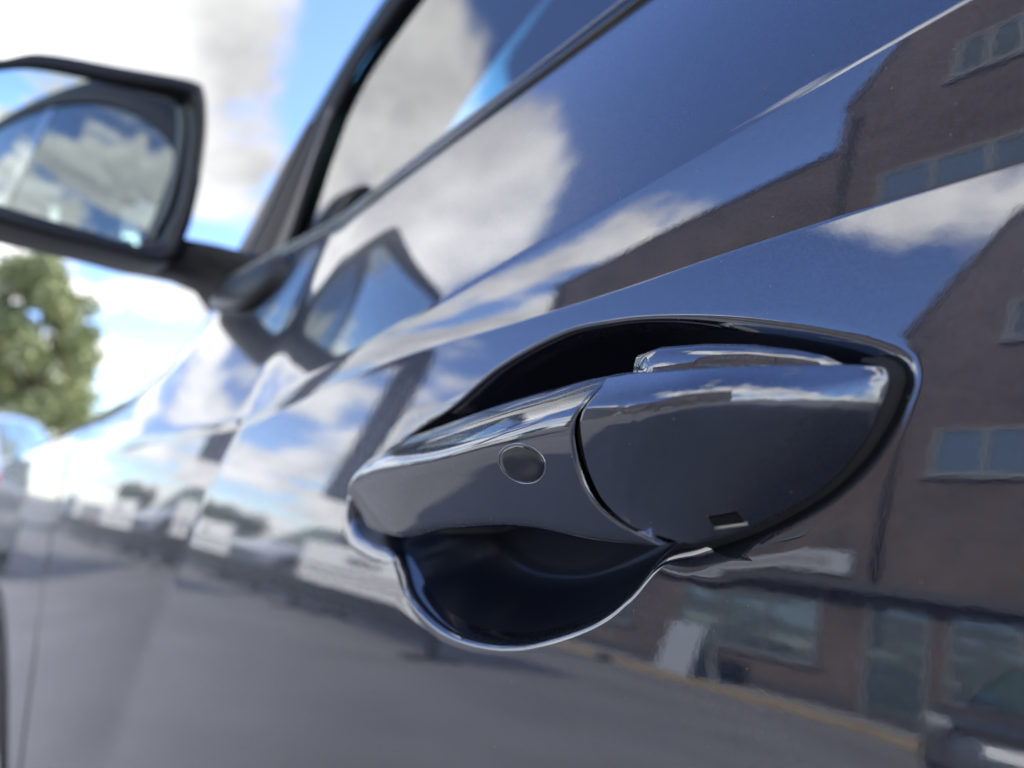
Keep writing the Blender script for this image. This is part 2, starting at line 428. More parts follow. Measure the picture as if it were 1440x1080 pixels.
OPEN = [(-.2347,.0197),(-.2071,.0341),(-.1757,.0426),(-.1525,.0432),(-.1325,.0415),(-.1084,.0375),(-.0884,.0323),(-.0747,.0277),
        (-.0690,.0252),(-0.064,0.0222),(-0.0623,0.0193),(-0.0625,0.016),(-0.064,0.0113),(-0.0661,0.0068),(-0.0689,0.0021),(-0.0721,-0.0019),(-0.0768,-0.0065),(-0.0813,-0.0098),(-0.0869,-0.0132),(-.0955,-.0168),(-.1035,-.0198),(-.1130,-.0228),
        (-.1243,-.026),(-.1345,-.0363),(-.1482,-.0455),(-.1763,-.0561),(-.2023,-.0596),(-.2238,-.0577),(-.2433,-.0505),(-.253,-.0415),
        (-.2598,-.0368),(-.2774,-.0357),(-.295,-.0317),(-.303,-.0216),(-.296,-.0098),(-.267,.0085)]
OUT = catmull(OPEN, 14)
def sdist(x, z):
    """signed distance to the opening's outline, positive inside"""
    P = np.stack([np.ravel(x), np.ravel(z)], 1); A = OUT; B = np.roll(OUT, -1, 0); best = np.full(len(P), 9.)
    ins = np.zeros(len(P), bool)
    for a, b in zip(A, B):
        d = b-a; t = np.clip(((P-a)@d)/(d@d+1e-18), 0, 1); best = np.minimum(best, np.hypot(*(P-a-t[:, None]*d).T))
        c = ((a[1] > P[:, 1]) != (b[1] > P[:, 1])) & (P[:, 0] < (b[0]-a[0])*(P[:, 1]-a[1])/(b[1]-a[1]+1e-18)+a[0]); ins ^= c
    return np.where(ins, best, -best)
def cup_depth(x, z):
    d = sdist(x, z); rf = .0026
    r = np.where(d > rf, d, np.where(d < -rf, 0, (d+rf)**2/(4*rf)))
    x = np.ravel(x); z = np.ravel(z)
    D = .040*(1-.72*sstep(-.150, -.098, x))*(1-.80*sstep(-.240, -.275, x))
    g = 1-(1-np.minimum(r/.020, 1))**2.2
    return D*g
CUPV, CUPF = [], []
def hole_patch(V, F, rid):
    c = np.array([-.17, -.008])
    bp = np.array([(V[k][0], V[k][2]-ZC) for k in rid]); v = bp-c; L = np.hypot(*v.T); u = v/L[:, None]
    rad = []
    A, B = OUT-c, np.roll(OUT, -1, 0)-c
    for d in u:
        e = B-A; den = d[0]*e[:, 1]-d[1]*e[:, 0]
        t = (A[:, 0]*e[:, 1]-A[:, 1]*e[:, 0])/den; s = (A[:, 0]*d[1]-A[:, 1]*d[0])/den
        ok = (t > 0) & (s >= -1e-6) & (s <= 1+1e-6); rad.append(t[ok].max())
    rad = np.array(rad); k = np.ones(9)/9
    rad = np.convolve(np.concatenate([rad[-4:], rad, rad[:4]]), k, 'valid')*.35+rad*.65
    rings = []
    for t in [.7, .45, .25, .1, 0]: rings.append(rad+.0032+(L-rad-.0032)*t)
    for dr in [-.0027, -.0020, -.0013, -.0006]: rings.append(rad-dr)
    for dr in [0, .0004, .0008, .0013, .002, .003, .0042, .0056, .0075, .0097, .012, .0145, .0175, .021, .026]: rings.append(np.maximum(rad-dr, rad*(1-dr/.045)))
    for t in [.8, .6, .42, .26, .12]: rings.append(rings[-1] if False else (rad*(1-.026/.045))*t)
    prev = rid
    for ri, rr in enumerate(rings):
        if ri == 14:
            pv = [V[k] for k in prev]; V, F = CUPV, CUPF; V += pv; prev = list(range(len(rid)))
        q = c+u*rr[:, None]; dep = cup_depth(q[:, 0], q[:, 1])
        p = P3(q[:, 0], q[:, 1], dep); b0 = len(V); V += [tuple(a) for a in p]; ids = list(range(b0, b0+len(rid)))
        n = len(rid)
        for i in range(n): F.append([prev[i], prev[(i+1) % n], ids[(i+1) % n], ids[i]])
        prev = ids
    q = c[None]; V.append(tuple(P3(q[:, 0], q[:, 1], cup_depth(q[:, 0], q[:, 1]))[0])); k = len(V)-1
    for i in range(len(prev)): F.append([prev[i], prev[(i+1) % len(prev)], k])

XD = np.concatenate([np.linspace(-.9585, -.8, 24)[:-1], np.linspace(-.8, -.45, 88)[:-1], np.linspace(-.45, -.326, 42)[:-1], np.linspace(-.326, -.050, 185)[:-1], np.linspace(-.05, .118, 40)])
front_door = side_panel('front_door', XD, hole=(-.3250, -.0510))
front_door['label'] = 'front door skin with sharp creases and scooped handle opening'
fender = side_panel('front_fender', np.concatenate([np.linspace(-2.3, -1.1, 70)[:-1], np.linspace(-1.1, -.9620, 30)]), arch=(-1.38, .36, .425))
rear_door = side_panel('rear_door', np.linspace(.1225, .93, 70))
rear_quarter = side_panel('rear_quarter_panel', np.linspace(.934, 2.30, 90), arch=(1.30, .36, .425))

# inner dark structure behind the gaps
b = MB(); b.box((-.70, .075, .30), (2.05, .10, ZC+.13)); carpart(b.build('door_inner_panel', DARK))

# ------------------------------------------------------------------ handle
S_x   = [-.2945,-.2920,-.285,-.272,-.243,-.200,-.1535,-.127,-.100,-.085,-.075,-.0675,-.0640]
S_o   = [.0055,.0090,.0135,.0180,.0235,.0290,.0332,.0342,.0312,.0270,.0225,.0172,.0125]   # how far it stands out
S_zt  = [-.0135,-.0100,-.0050,.0005,.0082,.0150,.0205,.0225,.0222,.0219,.0216,.0212,.0200]
S_zc  = [-.0150,-.0142,-.0110,-.0062,-.0010,.0022,.0084,.0118,.0132,.0137,.0141,.0147,.0155]
S_zb  = [-.0170,-.0205,-.0245,-.0280,-.0285,-.0222,-.0185,-.0198,-.0190,-.0128,-.0068,.0010,.0085]
S_th  = [.0080,.0130,.0150,.0175,.0175,.0170,.0170,.0190,.0300,.0280,.0240,.0200,.0160]  # thickness front to back
fo, ft, fc, fb, fh = (pchip(S_x, s) for s in (S_o, S_zt, S_zc, S_zb, S_th))
def section(x):
    o, zt, zc, zb, th = (float(f(x)) for f in (fo, ft, fc, fb, fh))
    yb = -(o-th); y0 = float(body(np.array(x), np.array(0.)))*0
    h = zc-zb; tf = min(th, .0165)
    pts = [(yb, zt-.22*(zt-zb)), (yb-.12*th, zt-.03*(zt-zb)), (-(o-min(1.15*(zt-zc), .8*th)), zt), (-(o-min(.46*(zt-zc), .3*th)), zc+.58*(zt-zc)), (-(o-min(.06*(zt-zc), .05*th)), zc+.12*(zt-zc)),
           (-(o-.00*tf), zc-.12*h), (-(o-.14*tf), zc-.42*h), (-(o-.34*tf), zc-.78*h), (-(o-.48*tf), zb+.03*h), (-(o-.70*tf), zb),
           (yb-.05*th, zb+.08*h), (yb, zb+.3*h)]
    return catmull(pts, 6)
NS = len(section(-.15))
SECX = np.linspace(-.2945, -.0640, 420); SEC = np.array([section(x) for x in SECX])
def sec_at(x, k):
    return np.array([np.interp(x, SECX, SEC[:, k, 0]), np.interp(x, SECX, SEC[:, k, 1])])
# x of the parting line round the section (joint between grip and cap)
def joint_x(y, z):
    zj = [-.0215,-.0199,-.0177,-.0152,-.0125,-.0092,-.0052,0,.007,.0114,.0152,.0185,.0223,.025]; xj = [-.1035,-.1062,-.1106,-.1157,-.1196,-.1227,-.1244,-.1254,-.1252,-.1241,-.1219,-.1211,-.1211,-.1211]
    return np.interp(z, zj, xj)
JX = []
for k in range(NS):
    x = -.12
    for _ in range(12):
        y, z = sec_at(x, k); x = .5*x+.5*joint_x(y, z)
    JX.append(x)
JX = np.array(JX); _k = np.array([1, 2, 1])/4
JX = np.convolve(np.concatenate([JX[-1:], JX, JX[:1]]), _k, 'valid')
handle = empty('door_handle', (0, 0, 0)); handle.parent = car; handle.location = (-.17, -.93, ZC)
def hpart(o):
    o.parent = handle; o.matrix_parent_inverse = Matrix.Translation((.17, 0, -ZC)); return o
def loft(name, xs_of, m, n, end0, end1):
    rings = []
    us = np.linspace(0, 1, n); us = us+.0*us
    def ring(u, shrink=0, dx=0):
        pts = []
        for k in range(NS):
            x = xs_of(u, k); y, z = sec_at(x, k); pts.append((x+dx, y, z))
        p = np.array(pts); c = p.mean(0)
        if shrink:
            d = c-p; l = np.linalg.norm(d[:, 1:], axis=1); p[:, 1:] += d[:, 1:]/np.maximum(l, 1e-6)[:, None]*np.minimum(shrink, l*.9)[:, None]
        return p
    if end0: 
        rings.append(ring(0, .006, .0032)); rings.append(ring(0, .0016, .0022)); rings.append(ring(0, .0006, .0007)); rings.append(ring(0, .00015, .0001))
    for u in us: rings.append(ring(u))
    if end1:
        rings.append(ring(1, .00015, -.0001)); rings.append(ring(1, .0006, -.0007)); rings.append(ring(1, .0016, -.0022)); rings.append(ring(1, .006, -.0032))
    P = np.array(rings); P[:, :, 2] += ZC
    b = MB(); b.grid(P, wrap=True)
    n0 = len(P)
    b.f.append(tuple(range(NS))); b.mi.append(0); b.f.append(tuple((n0-1)*NS+k for k in reversed(range(NS)))); b.mi.append(0)
    return hpart(b.build(name, m, smooth=True))
grip = loft('grip', lambda u, k: -.2945+(1-(1-u)**1.0)**1.25*(JX[k]-.0009+.2945), PAINT, 110, False, True)
# lock cap: a flush leaf-shaped shell rising from its lower and rear edge towards the parting line
CJ = [(-.1211,.0223),(-.1211,.0185),(-.1219,.0152),(-.1241,.0114),(-.1252,.007),(-.1254,0),(-.1244,-.0052),(-.1227,-.0092),(-.1196,-.0125),(-.1157,-.0152),(-.1106,-.0177),(-.1062,-.0199)]
CL = [(-.1035,-.0190),(-.0988,-.0174),(-.093,-.0148),(-.0877,-.0118),(-.0822,-.0085),(-.0778,-.0053),(-.0733,-.0008),(-.0702,.003),(-.0675,.0075),(-.0655,.0119),(-.0641,.0164),(-.0639,.0190),(-.0648,.0206)]
CT = [(-.0690,.0212),(-.0740,.0213),(-.0800,.0213),(-.0870,.0213),(-.0960,.0215),(-.1070,.0219)]
_LB = np.array([CJ[-1]]+CL)
def cap_y(x, z):
    x = np.atleast_1d(np.asarray(x, float)); z = np.atleast_1d(np.asarray(z, float)); P = np.stack([x, z], -1).reshape(-1, 2); d = np.full(len(P), 9.)
    for a, c in zip(_LB[:-1], _LB[1:]):
        e = c-a; t = np.clip(((P-a)@e)/(e@e), 0, 1); d = np.minimum(d, np.hypot(*(P-a-t[:, None]*e).T))
    d = d.reshape(x.shape)
    y0 = np.interp(x, [-.114,-.107,-.100,-.093,-.085,-.075,-.066], [-.025,-.0165,-.0095,-.0055,-.0035,-.0024,-.0018])
    g = 1-(1-np.minimum(d/.036, 1))**2.2
    y = y0-(.0340+y0)*g + .24*np.maximum(.010-z, 0)*g
    T = np.interp(x, [-.13,-.115,-.1,-.08,-.066], [.0225,.0222,.0216,.0212,.0205]); c = T-.0095
    rd = np.maximum((z-c)/(T-c), 0)**1.7*(T-c)*1.15; rm = np.maximum(.85*(-y-.0012), 1e-5)
    return np.minimum(y+rm*(1-np.exp(-rd/rm)), -.0010)
co = catmull(CJ+CL+CT, 7); cc = np.array([-.097, .0045]); rows = []
gap = co+(cc-co)/np.hypot(*(cc-co).T)[:, None]*.0004
for f in (.02, .15, .3, .45, .6, .72, .82, .9, .95, .98, .993): 
    q = cc+(gap-cc)*f; rows.append(np.stack([q[:, 0], cap_y(q[:, 0], q[:, 1]), q[:, 1]+ZC], -1))
q = gap; ye = cap_y(q[:, 0], q[:, 1]); rows.append(np.stack([q[:, 0], ye+.00025, q[:, 1]+ZC], -1))
u_ = (q-cc)/np.hypot(*(q-cc).T)[:, None]
rows.append(np.stack([q[:, 0]+u_[:, 0]*.0002, ye+.0008, q[:, 1]+u_[:, 1]*.0002+ZC], -1)); rows.append(np.stack([q[:, 0]-u_[:, 0]*.0002, ye+.0022, q[:, 1]-u_[:, 1]*.0002+ZC], -1))
rows.append(np.stack([q[:, 0]-u_[:, 0]*.002, np.full(len(q), .008), q[:, 1]-u_[:, 1]*.002+ZC], -1))
b = MB(); b.grid(rows, wrap=True); b.f.append(tuple(range(len(co)))); b.mi.append(0); hpart(b.build('lock_cap', PAINT, smooth=True))
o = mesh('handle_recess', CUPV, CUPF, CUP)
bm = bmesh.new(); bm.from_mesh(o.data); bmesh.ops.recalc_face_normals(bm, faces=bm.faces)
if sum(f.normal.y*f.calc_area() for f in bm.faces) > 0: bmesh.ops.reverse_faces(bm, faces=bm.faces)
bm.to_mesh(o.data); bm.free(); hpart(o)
# dark core seen in the parting gap
core = []
for t in (0, 1):
    ring = []
    for k in range(NS):
        x = JX[k]+(-.002 if t == 0 else .0012); y, z = sec_at(JX[k], k); ring.append((x, y, z))
    p = np.array(ring); c = p.mean(0); d = c-p; l = np.linalg.norm(d[:, 1:], axis=1); p[:, 1:] += d[:, 1:]/l[:, None]*(.0026+.012*sstep(-.004, -.014, p[:, 2]))[:, None]; p[:, 2] += ZC; core.append(p)
b = MB(); b.grid(np.array(core), wrap=True); hpart(b.build('joint_gasket', RUBBER, smooth=True))
# shoulder of the cap against the door
b = MB(); rings = []
for x, zt, o in [(-.1285,.020,.004),(-.1275,.0285,.0085),(-.126,.0305,.0105),(-.118,.0312,.0115),(-.105,.0303,.0105),(-.093,.0286,.0085),(-.083,.0262,.0060),(-.077,.0242,.0035),(-.0735,.0222,.0010)]:
    pts = catmull([(.010, zt-.004), (-.2*o, zt-.0005), (-.75*o, zt-.0006), (-o, zt-.0035), (-o*1.05, zt-.010), (-o*.6, zt-.016), (.010, zt-.016)], 5)
    rings.append([(x, q[0], q[1]+ZC) for q in pts])
b.grid(rings, wrap=True); b.f.append(tuple(range(len(rings[0])))); b.mi.append(0); hpart(b.build('cap_shoulder', PAINT, smooth=True))
# seal along the lower and rear edge of the cap
cl = catmull([(-.1085,-.0204)]+CL+[(-.0662,.0216),(-.0690,.0226)], 8, False); tg = np.gradient(cl, axis=0); tg /= np.hypot(*tg.T)[:, None]; on = np.stack([tg[:, 1], -tg[:, 0]], 1)
yc = cap_y(cl[:, 0], cl[:, 1]); rows = []
for f, w in ((-.0006, 0.), (.0002, .1), (.0009, .8), (.0018, 1.0), (.0024, 1.0)):
    q = cl+on*f; yd = body(q[:, 0], q[:, 1])+.0022; rows.append(np.stack([q[:, 0], (yc+.0014)*(1-w)+yd*w, q[:, 1]+ZC], -1))
b = MB(); b.grid(rows); hpart(b.build('rubber_seal', RUBBER, smooth=True))
# oval button with a bright ring, sitting flush in the grip
def grip_surface(x, z):
    ks = [k for k in range(NS) if SEC[200, k, 0] < SEC[200, :, 0].mean()]
    yy = np.array([sec_at(x, k) for k in ks]); o = np.argsort(yy[:, 1]); return float(np.interp(z, yy[o, 1], yy[o, 0]))
def oval(rx, rz, off, n=64):
    out = []
    for k in range(n):
        a = 2*math.pi*k/n; x = -.1487+rx*math.cos(a); z = -.0004+rz*math.sin(a); out.append((x, grip_surface(x, z)-off, z+ZC))
    return out
BX, BZ = .0094, .0051
b = MB(); b.grid([oval(BX*1.10, BZ*1.12, -.0006), oval(BX*1.085, BZ*1.10, .00012), oval(BX*1.05, BZ*1.065, .00022), oval(BX*1.015, BZ*1.02, -.0003)], wrap=True)
hpart(b.build('button_ring', mat('dark_chrome', (.38, .39, .41), .12, 1.), smooth=True))
b = MB(); g = [oval(BX*.995*s, BZ*.995*s, o) for s, o in ((1, -.0003), (.985, .0002), (.95, .00035), (.8, .00035), (.5, .0003), (.1, .0003))]
b.grid(g, wrap=True); b.f.append(tuple(5*64+k for k in range(64))); b.mi.append(0)
hpart(b.build('touch_button', mat('satin_black_button', (.010, .010, .011), .08, coat=1), smooth=True))
# key slot low on the cap
b = MB(); P = []
for t in np.linspace(0, 1, 8):
    x = -.1005+.0055*t; z1, z0 = -.0130, -.0154
    P.append([(x, float(cap_y(x, z)[0])-.0004, z+ZC) for z in np.linspace(z0+.0012*t, z1+.0012*t, 5)])
b.grid(P); hpart(b.build('key_slot', mat('slot_black', (.006, .006, .006), .6), smooth=True))
b = MB(); pts = []
for t in np.linspace(0, 1, 6):
    x = -.1006+.0060*t; z = -.0156+.0012*t; pts.append((x, float(cap_y(x, z)[0])-.0004, z+ZC))
b.tube(pts, .00055, 6); hpart(b.build('slot_lip', mat('worn_slot_lip', (.35, .33, .28), .4, .6), smooth=True))

# ------------------------------------------------------------------ greenhouse of the hero car
def yside(x, z):
    l = zL(x); h = np.maximum(z-l, 0); b0 = body(x, l); b0 = np.where(x < -.3, b0*.25+.75*float(body(np.array(-.3), zL(np.array(-.3)))), b0); return b0+.012+.27*h+.08*h*h
def PS(x, z, d=0):
    x = np.asarray(x, float); z = np.asarray(z, float); return np.stack([x, yside(x, z)+d, z+ZC], -1)
gl_x = [-.610,-.592,-.588,-.527,-.330,-.10,.15,.5,.9,1.3,1.62,1.80]
gl_z = [.170,.1916,.3298,.397,.492,.556,.588,.605,.597,.560,.475,.330]
ou_x = [-.90,-.797,-.672,-.578,-.390,-.14,.15,.5,.95,1.4,1.78,2.02]
ou_z = [.208,.263,.3575,.443,.545,.617,.648,.665,.655,.615,.525,.360]
gtop = pchip(gl_x[1:], gl_z[1:])
outer = catmull(list(zip(ou_x, ou_z)), 10, False); inner = catmull(list(zip(gl_x, gl_z)), 10, False)
# belt moulding
xs = np.linspace(-.74, 1.82, 260); l = zL(xs); y0 = body(xs, l)
b = MB(); b.grid(np.stack([np.stack([xs, y0+dy, l+dz+ZC], -1) for dy, dz in ((.006,-.006),(-.0015,-.004),(-.0025,.001),(-.001,.005),(.004,.0075),(.013,.008),(.016,.002))], 0))
belt = carpart(b.build('belt_moulding', GLOSSB, smooth=True))
b = MB(); b.grid(np.stack([np.stack([xs, y0+dy, l+dz+ZC], -1) for dy, dz in ((-.0012,.0050),(-.0018,.0062),(.0002,.0078),(.003,.0078))], 0))
sub(b.build('bright_strip', mat('brushed_trim', (.32, .33, .35), .3, 1.), smooth=True), belt)
def pane(name, x0, x1, m, n=70):
    xs = np.linspace(x0, x1, n); rows = []
    for x in xs:
        zt = float(gtop(x)) if x > -.592 else .1916; zb = float(zL(x))+.004
        zt = max(zt, zb+.004); z = np.linspace(zb, zt, 24); rows.append(PS(np.full(24, x), z, .004))
    b = MB(); b.grid(rows); return carpart(b.build(name, m, smooth=True))
fw = pane('front_window', -.592, .085, GLASS); fw['label'] = 'front side window reflecting clouds'
pane('rear_window', .155, 1.12, GLASS); pane('quarter_window', 1.15, 1.78, GLASS, 40)
b = MB(); xs = np.linspace(.075, .165, 5); b.grid([PS(np.full(20, x), np.linspace(float(zL(x)), float(gtop(x))+.01, 20), .0025) for x in xs]); carpart(b.build('door_pillar_trim', GLOSSB, smooth=True))
# window frame between glass edge and the outer pillar line
def ring_strip(name, A, B, ya, yb, m, steps=6):
    rows = []
    n = max(len(A), len(B)); ta = np.linspace(0, 1, n)
    ia = np.stack([np.interp(ta, np.linspace(0, 1, len(A)), A[:, c]) for c in (0, 1)], 1); ib = np.stack([np.interp(ta, np.linspace(0, 1, len(B)), B[:, c]) for c in (0, 1)], 1)
    for t in np.linspace(0, 1, steps):
        q = ia*(1-t)+ib*t; rows.append(PS(q[:, 0], q[:, 1], ya+(yb-ya)*t))
    b = MB(); b.grid(rows); return carpart(b.build(name, m, smooth=True))
mid = inner*.52+np.stack([np.interp(np.linspace(0,1,len(inner)), np.linspace(0,1,len(outer)), outer[:, c]) for c in (0,1)], 1)*.48
PILLAR = mat('satin_black_pillar', (.014, .014, .018), .5, spec=.12)
ring_strip('window_frame', inner, mid, -.003, -.006, PILLAR)
b = MB(); b.tube([tuple(p) for p in PS(inner[8:, 0], inner[8:, 1], -.002)], .003, 8); carpart(b.build('window_seal', RUBBER, smooth=True))
ring_strip('pillar_and_roof_rail', mid, outer, -.007, .000, PILLAR)
# black sail at the foot of the front pillar
sail = [(-.76,.160),(-.735,.262),(-.655,.3370),(-.588,.3298),(-.592,.1916),(-.62,.165)]
b = MB(); pts = PS(np.array([p[0] for p in sail]), np.array([p[1] for p in sail]), -.0045); b.add(pts, [tuple(range(6))]); b.add(pts+np.array([0,.012,0]), [tuple(range(6))])
carpart(b.build('sail_panel', BLACK))
YM = 1.86
def across(xz, crown, m, name, ny=25, inset=0.):
    """sheet spanning from the left edge curve to its mirror image"""
    rows = []
    for x, y, z in xz:
        t = np.linspace(0, 1, ny); s = 4*t*(1-t)
        rows.append(np.stack([x-inset*s, y+(YM-2*y)*t, z+crown*s**.8], -1))
    b = MB(); b.grid(rows); return carpart(b.build(name, m, smooth=True))
op = PS(outer[:, 0], outer[:, 1], 0)
pil = [tuple(p) for p in op[2:41]]                     # front pillar edge, foot to roof
WS = glass_mat('green_windscreen_glass', (.50, .93, .82), 1.5)
across(pil, .020, WS, 'windscreen', inset=.04)
rows = []
for x, y, z in pil:
    t = np.linspace(0, .085, 6); q = 4*t*(1-t); rows.append(np.stack([x-.04*q+.012, y+.012+(YM-2*y)*t, z+.020*q**.8-.012], -1))
b = MB(); b.grid(rows); carpart(b.build('pillar_trim', DARK, smooth=True))
roofe = [tuple(p) for p in op[40:95]]
roof = across(roofe, .055, PAINT, 'roof')
across([(x, y+.01, z-.03) for x, y, z in roofe], .05, DARK, 'headliner')
across([tuple(p) for p in op[94:]], .03, GLASS, 'tailgate_window')
xs = np.linspace(-2.3, -.80, 60); ll = zL(xs); yy = body(xs, ll)
hood = across([(x, y+.003, z+ZC+.001) for x, y, z in zip(xs, yy, ll)], .03, PAINT, 'bonnet', 31)
across([(x, float(body(np.array(x), zL(np.array(x))))+.02, float(zL(x))+ZC-.01) for x in np.linspace(-.90, -.60, 8)], .03, BLACK, 'scuttle_panel', inset=.05)
# nose and tail
def end_face(name, x, sgn, ztop, m):
    rows = []
    for z in np.linspace(-.62, ztop, 14):
        e = float(body(np.array(x), np.array(min(z, ztop))))
        t = np.linspace(0, 1, 21); s = 4*t*(1-t); rows.append(np.stack([x+sgn*.14*s**.7, e+(YM-2*e)*t, np.full(21, z+ZC)], -1))
    b = MB(); b.grid(rows); return carpart(b.build(name, m, smooth=True))
end_face('front_bumper', -2.3, -1, float(zL(-2.3)), PAINT); end_face('tailgate', 2.30, 1, .30, PAINT)
# sill cladding and wheel-arch lips
xs = np.linspace(-1.05, .90, 60); b = MB()
b.grid(np.stack([np.stack([xs, body(xs, np.full(60, -.58))+dy, np.full(60, z)], -1) for dy, z in ((.004,.40),(-.012,.385),(-.018,.33),(-.005,.25),(.05,.22),(.15,.22))], 0)); carpart(b.build('sill_cladding', BLACK, smooth=True))
def arch_lip(cx):
    a = np.linspace(R(-12), R(192), 70); x = cx+.425*np.cos(a); z = .36-ZC+.425*np.sin(a); y = body(x, z); rows = []
    for r, dy in ((.431, -.0015), (.425, -.004), (.415, -.004), (.405, .006), (.402, .10), (.402, .24)):
        rows.append(np.stack([cx+r*np.cos(a), y+dy, .36+r*np.sin(a)], -1))
    b = MB(); b.grid(rows); return carpart(b.build('wheel_arch_liner', BLACK, smooth=True))
arch_lip(-1.38); arch_lip(1.30)
def wheel(cx, side=0):
    w = empty('wheel', (0, 0, 0)); w.parent = car; w.location = (cx, -.93+.072 if side == 0 else .93-.072, .36)
    if side: w.rotation_euler = (0, 0, math.pi)
    def lathe(prof, m, name, n=64):
        b = MB(); b.grid([[(r*math.cos(2*math.pi*k/n), y, r*math.sin(2*math.pi*k/n)) for k in range(n)] for r, y in prof], wrap=True)
        o = b.build(name, m, smooth=True); o.parent = w; return o
    lathe([(.245,.11),(.30,.115),(.345,.10),(.358,.06),(.36,0),(.358,-.06),(.348,-.098),(.325,-.112),(.285,-.116),(.250,-.106),(.240,-.09)], TYRE, 'tyre')
    lathe([(.240,.10),(.243,-.09),(.252,-.104),(.246,-.110),(.232,-.104),(.222,-.06),(.215,.09)], ALLOY, 'rim')
    lathe([(.16,-.01),(.16,.0),(.02,.0)], mat('brake_disc_steel', (.3,.3,.31), .35, 1.) if 'brake_disc_steel' not in MATS else MATS['brake_disc_steel'], 'brake_disc')
    for k in range(5):
        a0 = 2*math.pi*k/5+.3; b = MB(); rows = []
        for r, hw, y in ((.03,.034,-.088),(.08,.026,-.085),(.15,.020,-.088),(.21,.028,-.096),(.236,.042,-.099)):
            c = np.array([math.cos(a0)*r, 0, math.sin(a0)*r]); t = np.array([-math.sin(a0), 0, math.cos(a0)])
            rows.append([tuple(c+t*q*hw+np.array([0, y+dy, 0])) for q, dy in ((-1,.03),(-1,.004),(-.7,0),(.7,0),(1,.004),(1,.03))])
        b.grid(rows, wrap=True); o = b.build('spoke', ALLOY, angle=40); o.parent = w
    lathe([(.05,-.06),(.045,-.094),(.034,-.1),(.001,-.101)], ALLOY, 'hub_cap', 32)
    return w
wheel(-1.38); wheel(1.30); wheel(-1.38, 1); wheel(1.30, 1)
# headlamp on the corner of the nose
b = MB(); xs = np.linspace(-2.28, -1.93, 18); b.grid([P3(np.full(7, x), np.linspace(-.16, -.05, 7)-(x+1.93)*-.05, -.004) for x in xs]); carpart(b.build('headlamp', LENS, smooth=True))
b = MB(); xs = np.linspace(1.95, 2.29, 14); b.grid([P3(np.full(7, x), np.linspace(-.02, .12, 7), -.004) for x in xs]); carpart(b.build('tail_lamp', REDL, smooth=True))

# door mirror
HX = -.72
HO = [(.0275,.3772),(-.035,.368),(-.0967,.3576),(-.1264,.341),(-.172,.318),(-.195,.280),(-.188,.232),(-.160,.206),(-.1173,.1989),(-.05,.1925),(.0137,.1892),(.0300,.222),(.0372,.2600),(.0420,.3000),(.0440,.340),(.0400,.368)]
GO = [(.0190,.3600),(-.038,.3503),(-.0957,.3407),(-.1256,.3284),(-.162,.305),(-.180,.275),(-.172,.238),(-.148,.221),(-.1184,.2165),(-.06,.209),(.0000,.2035),(.0165,.232),(.0250,.2620),(.0290,.300),(.0305,.330),(.0280,.352)]
ho, go = catmull(HO, 6), catmull(GO, 6)
cen = ho.mean(0)
dm = empty('door_mirror', (0, 0, 0)); dm.parent = car; dm.location = (HX, -.93+float(cen[0]), ZC+float(cen[1]))
def mpart(o): o.parent = dm; o.matrix_parent_inverse = Matrix.Translation((-HX, -float(cen[0]), -ZC-float(cen[1]))); return o
rows = []
for dx, s in ((.000, .0), (.004, .003), (.002, .001), (-.012, -.001), (-.05, -.003), (-.08, .004), (-.105, .016), (-.122, .034), (-.132, .055), (-.136, .075)):
    d = cen-ho; ln = np.hypot(*d.T); q = ho+d/ln[:, None]*s*np.minimum(ln, .09)[:, None]/.09*1.0
    rows.append([(HX+dx, y, z+ZC) for y, z in q])
b = MB(); b.grid(rows[2:], wrap=True); n = len(rows[0]); b.f.append(tuple(len(b.v)-n+k for k in range(n))); b.mi.append(0)
mpart(b.build('mirror_housing', BLACK, smooth=True))
b = MB(); rr = []
for t, dx in ((0, .002), (.12, .005), (.85, .0035), (1.0, -.004), (1.02, -.012)):
    q = ho*(1-t)+go*t; rr.append([(HX+dx, y, z+ZC) for y, z in q])
b.grid(rr, wrap=True); mpart(b.build('mirror_surround', BLACK, smooth=True))
gc = go.mean(0); b = MB(); rows = []
MT = (-.13, .08)                                         # turn of the glass: towards the car, downwards
for s in (1.01, .9, .75, .6, .45, .3, .15, .02):
    q = gc+(go-gc)*s; rows.append([(HX-.005-((y-gc[0])**2+(z-gc[1])**2)/2.6+(y-gc[0])*MT[0]+(z-gc[1])*MT[1], y, z+ZC) for y, z in q])
b.grid(rows, wrap=True); b.f.append(tuple(7*n+k for k in range(n))); b.mi.append(0)
g = mpart(b.build('mirror_glass', MIRROR, smooth=True)); 
# arm and foot
def blob_loft(secs, m, name, par):
    rows = []
    for c, ax, hx, az, hz in secs:
        c = np.array(c); ax = np.array(ax); az = np.array(az)
        rows.append([tuple(c+ax*hx*math.copysign(abs(math.cos(t))**.7, math.cos(t))+az*hz*math.copysign(abs(math.sin(t))**.7, math.sin(t))) for t in np.linspace(0, 2*math.pi, 24, endpoint=False)])
    b = MB(); b.grid(rows, wrap=True)
    b.f.append(tuple(range(24))); b.f.append(tuple((len(rows)-1)*24+k for k in reversed(range(24)))); b.mi += [0, 0]
    return par(b.build(name, m, smooth=True))
X_, Z_ = (1, 0, 0), (0, 0, 1)
blob_loft([((-.785,-.030,.215+ZC), X_,.034,Z_,.014), ((-.775,.000,.207+ZC), X_,.036,Z_,.018), ((-.757,.032,.203+ZC), X_,.036,Z_,.020), ((-.738,.054,.194+ZC), X_,.044,Z_,.022), ((-.715,.070,.175+ZC), X_,.062,Z_,.030), ((-.705,.090,.165+ZC), X_,.070,Z_,.034)], BLACK, 'mirror_arm', mpart)

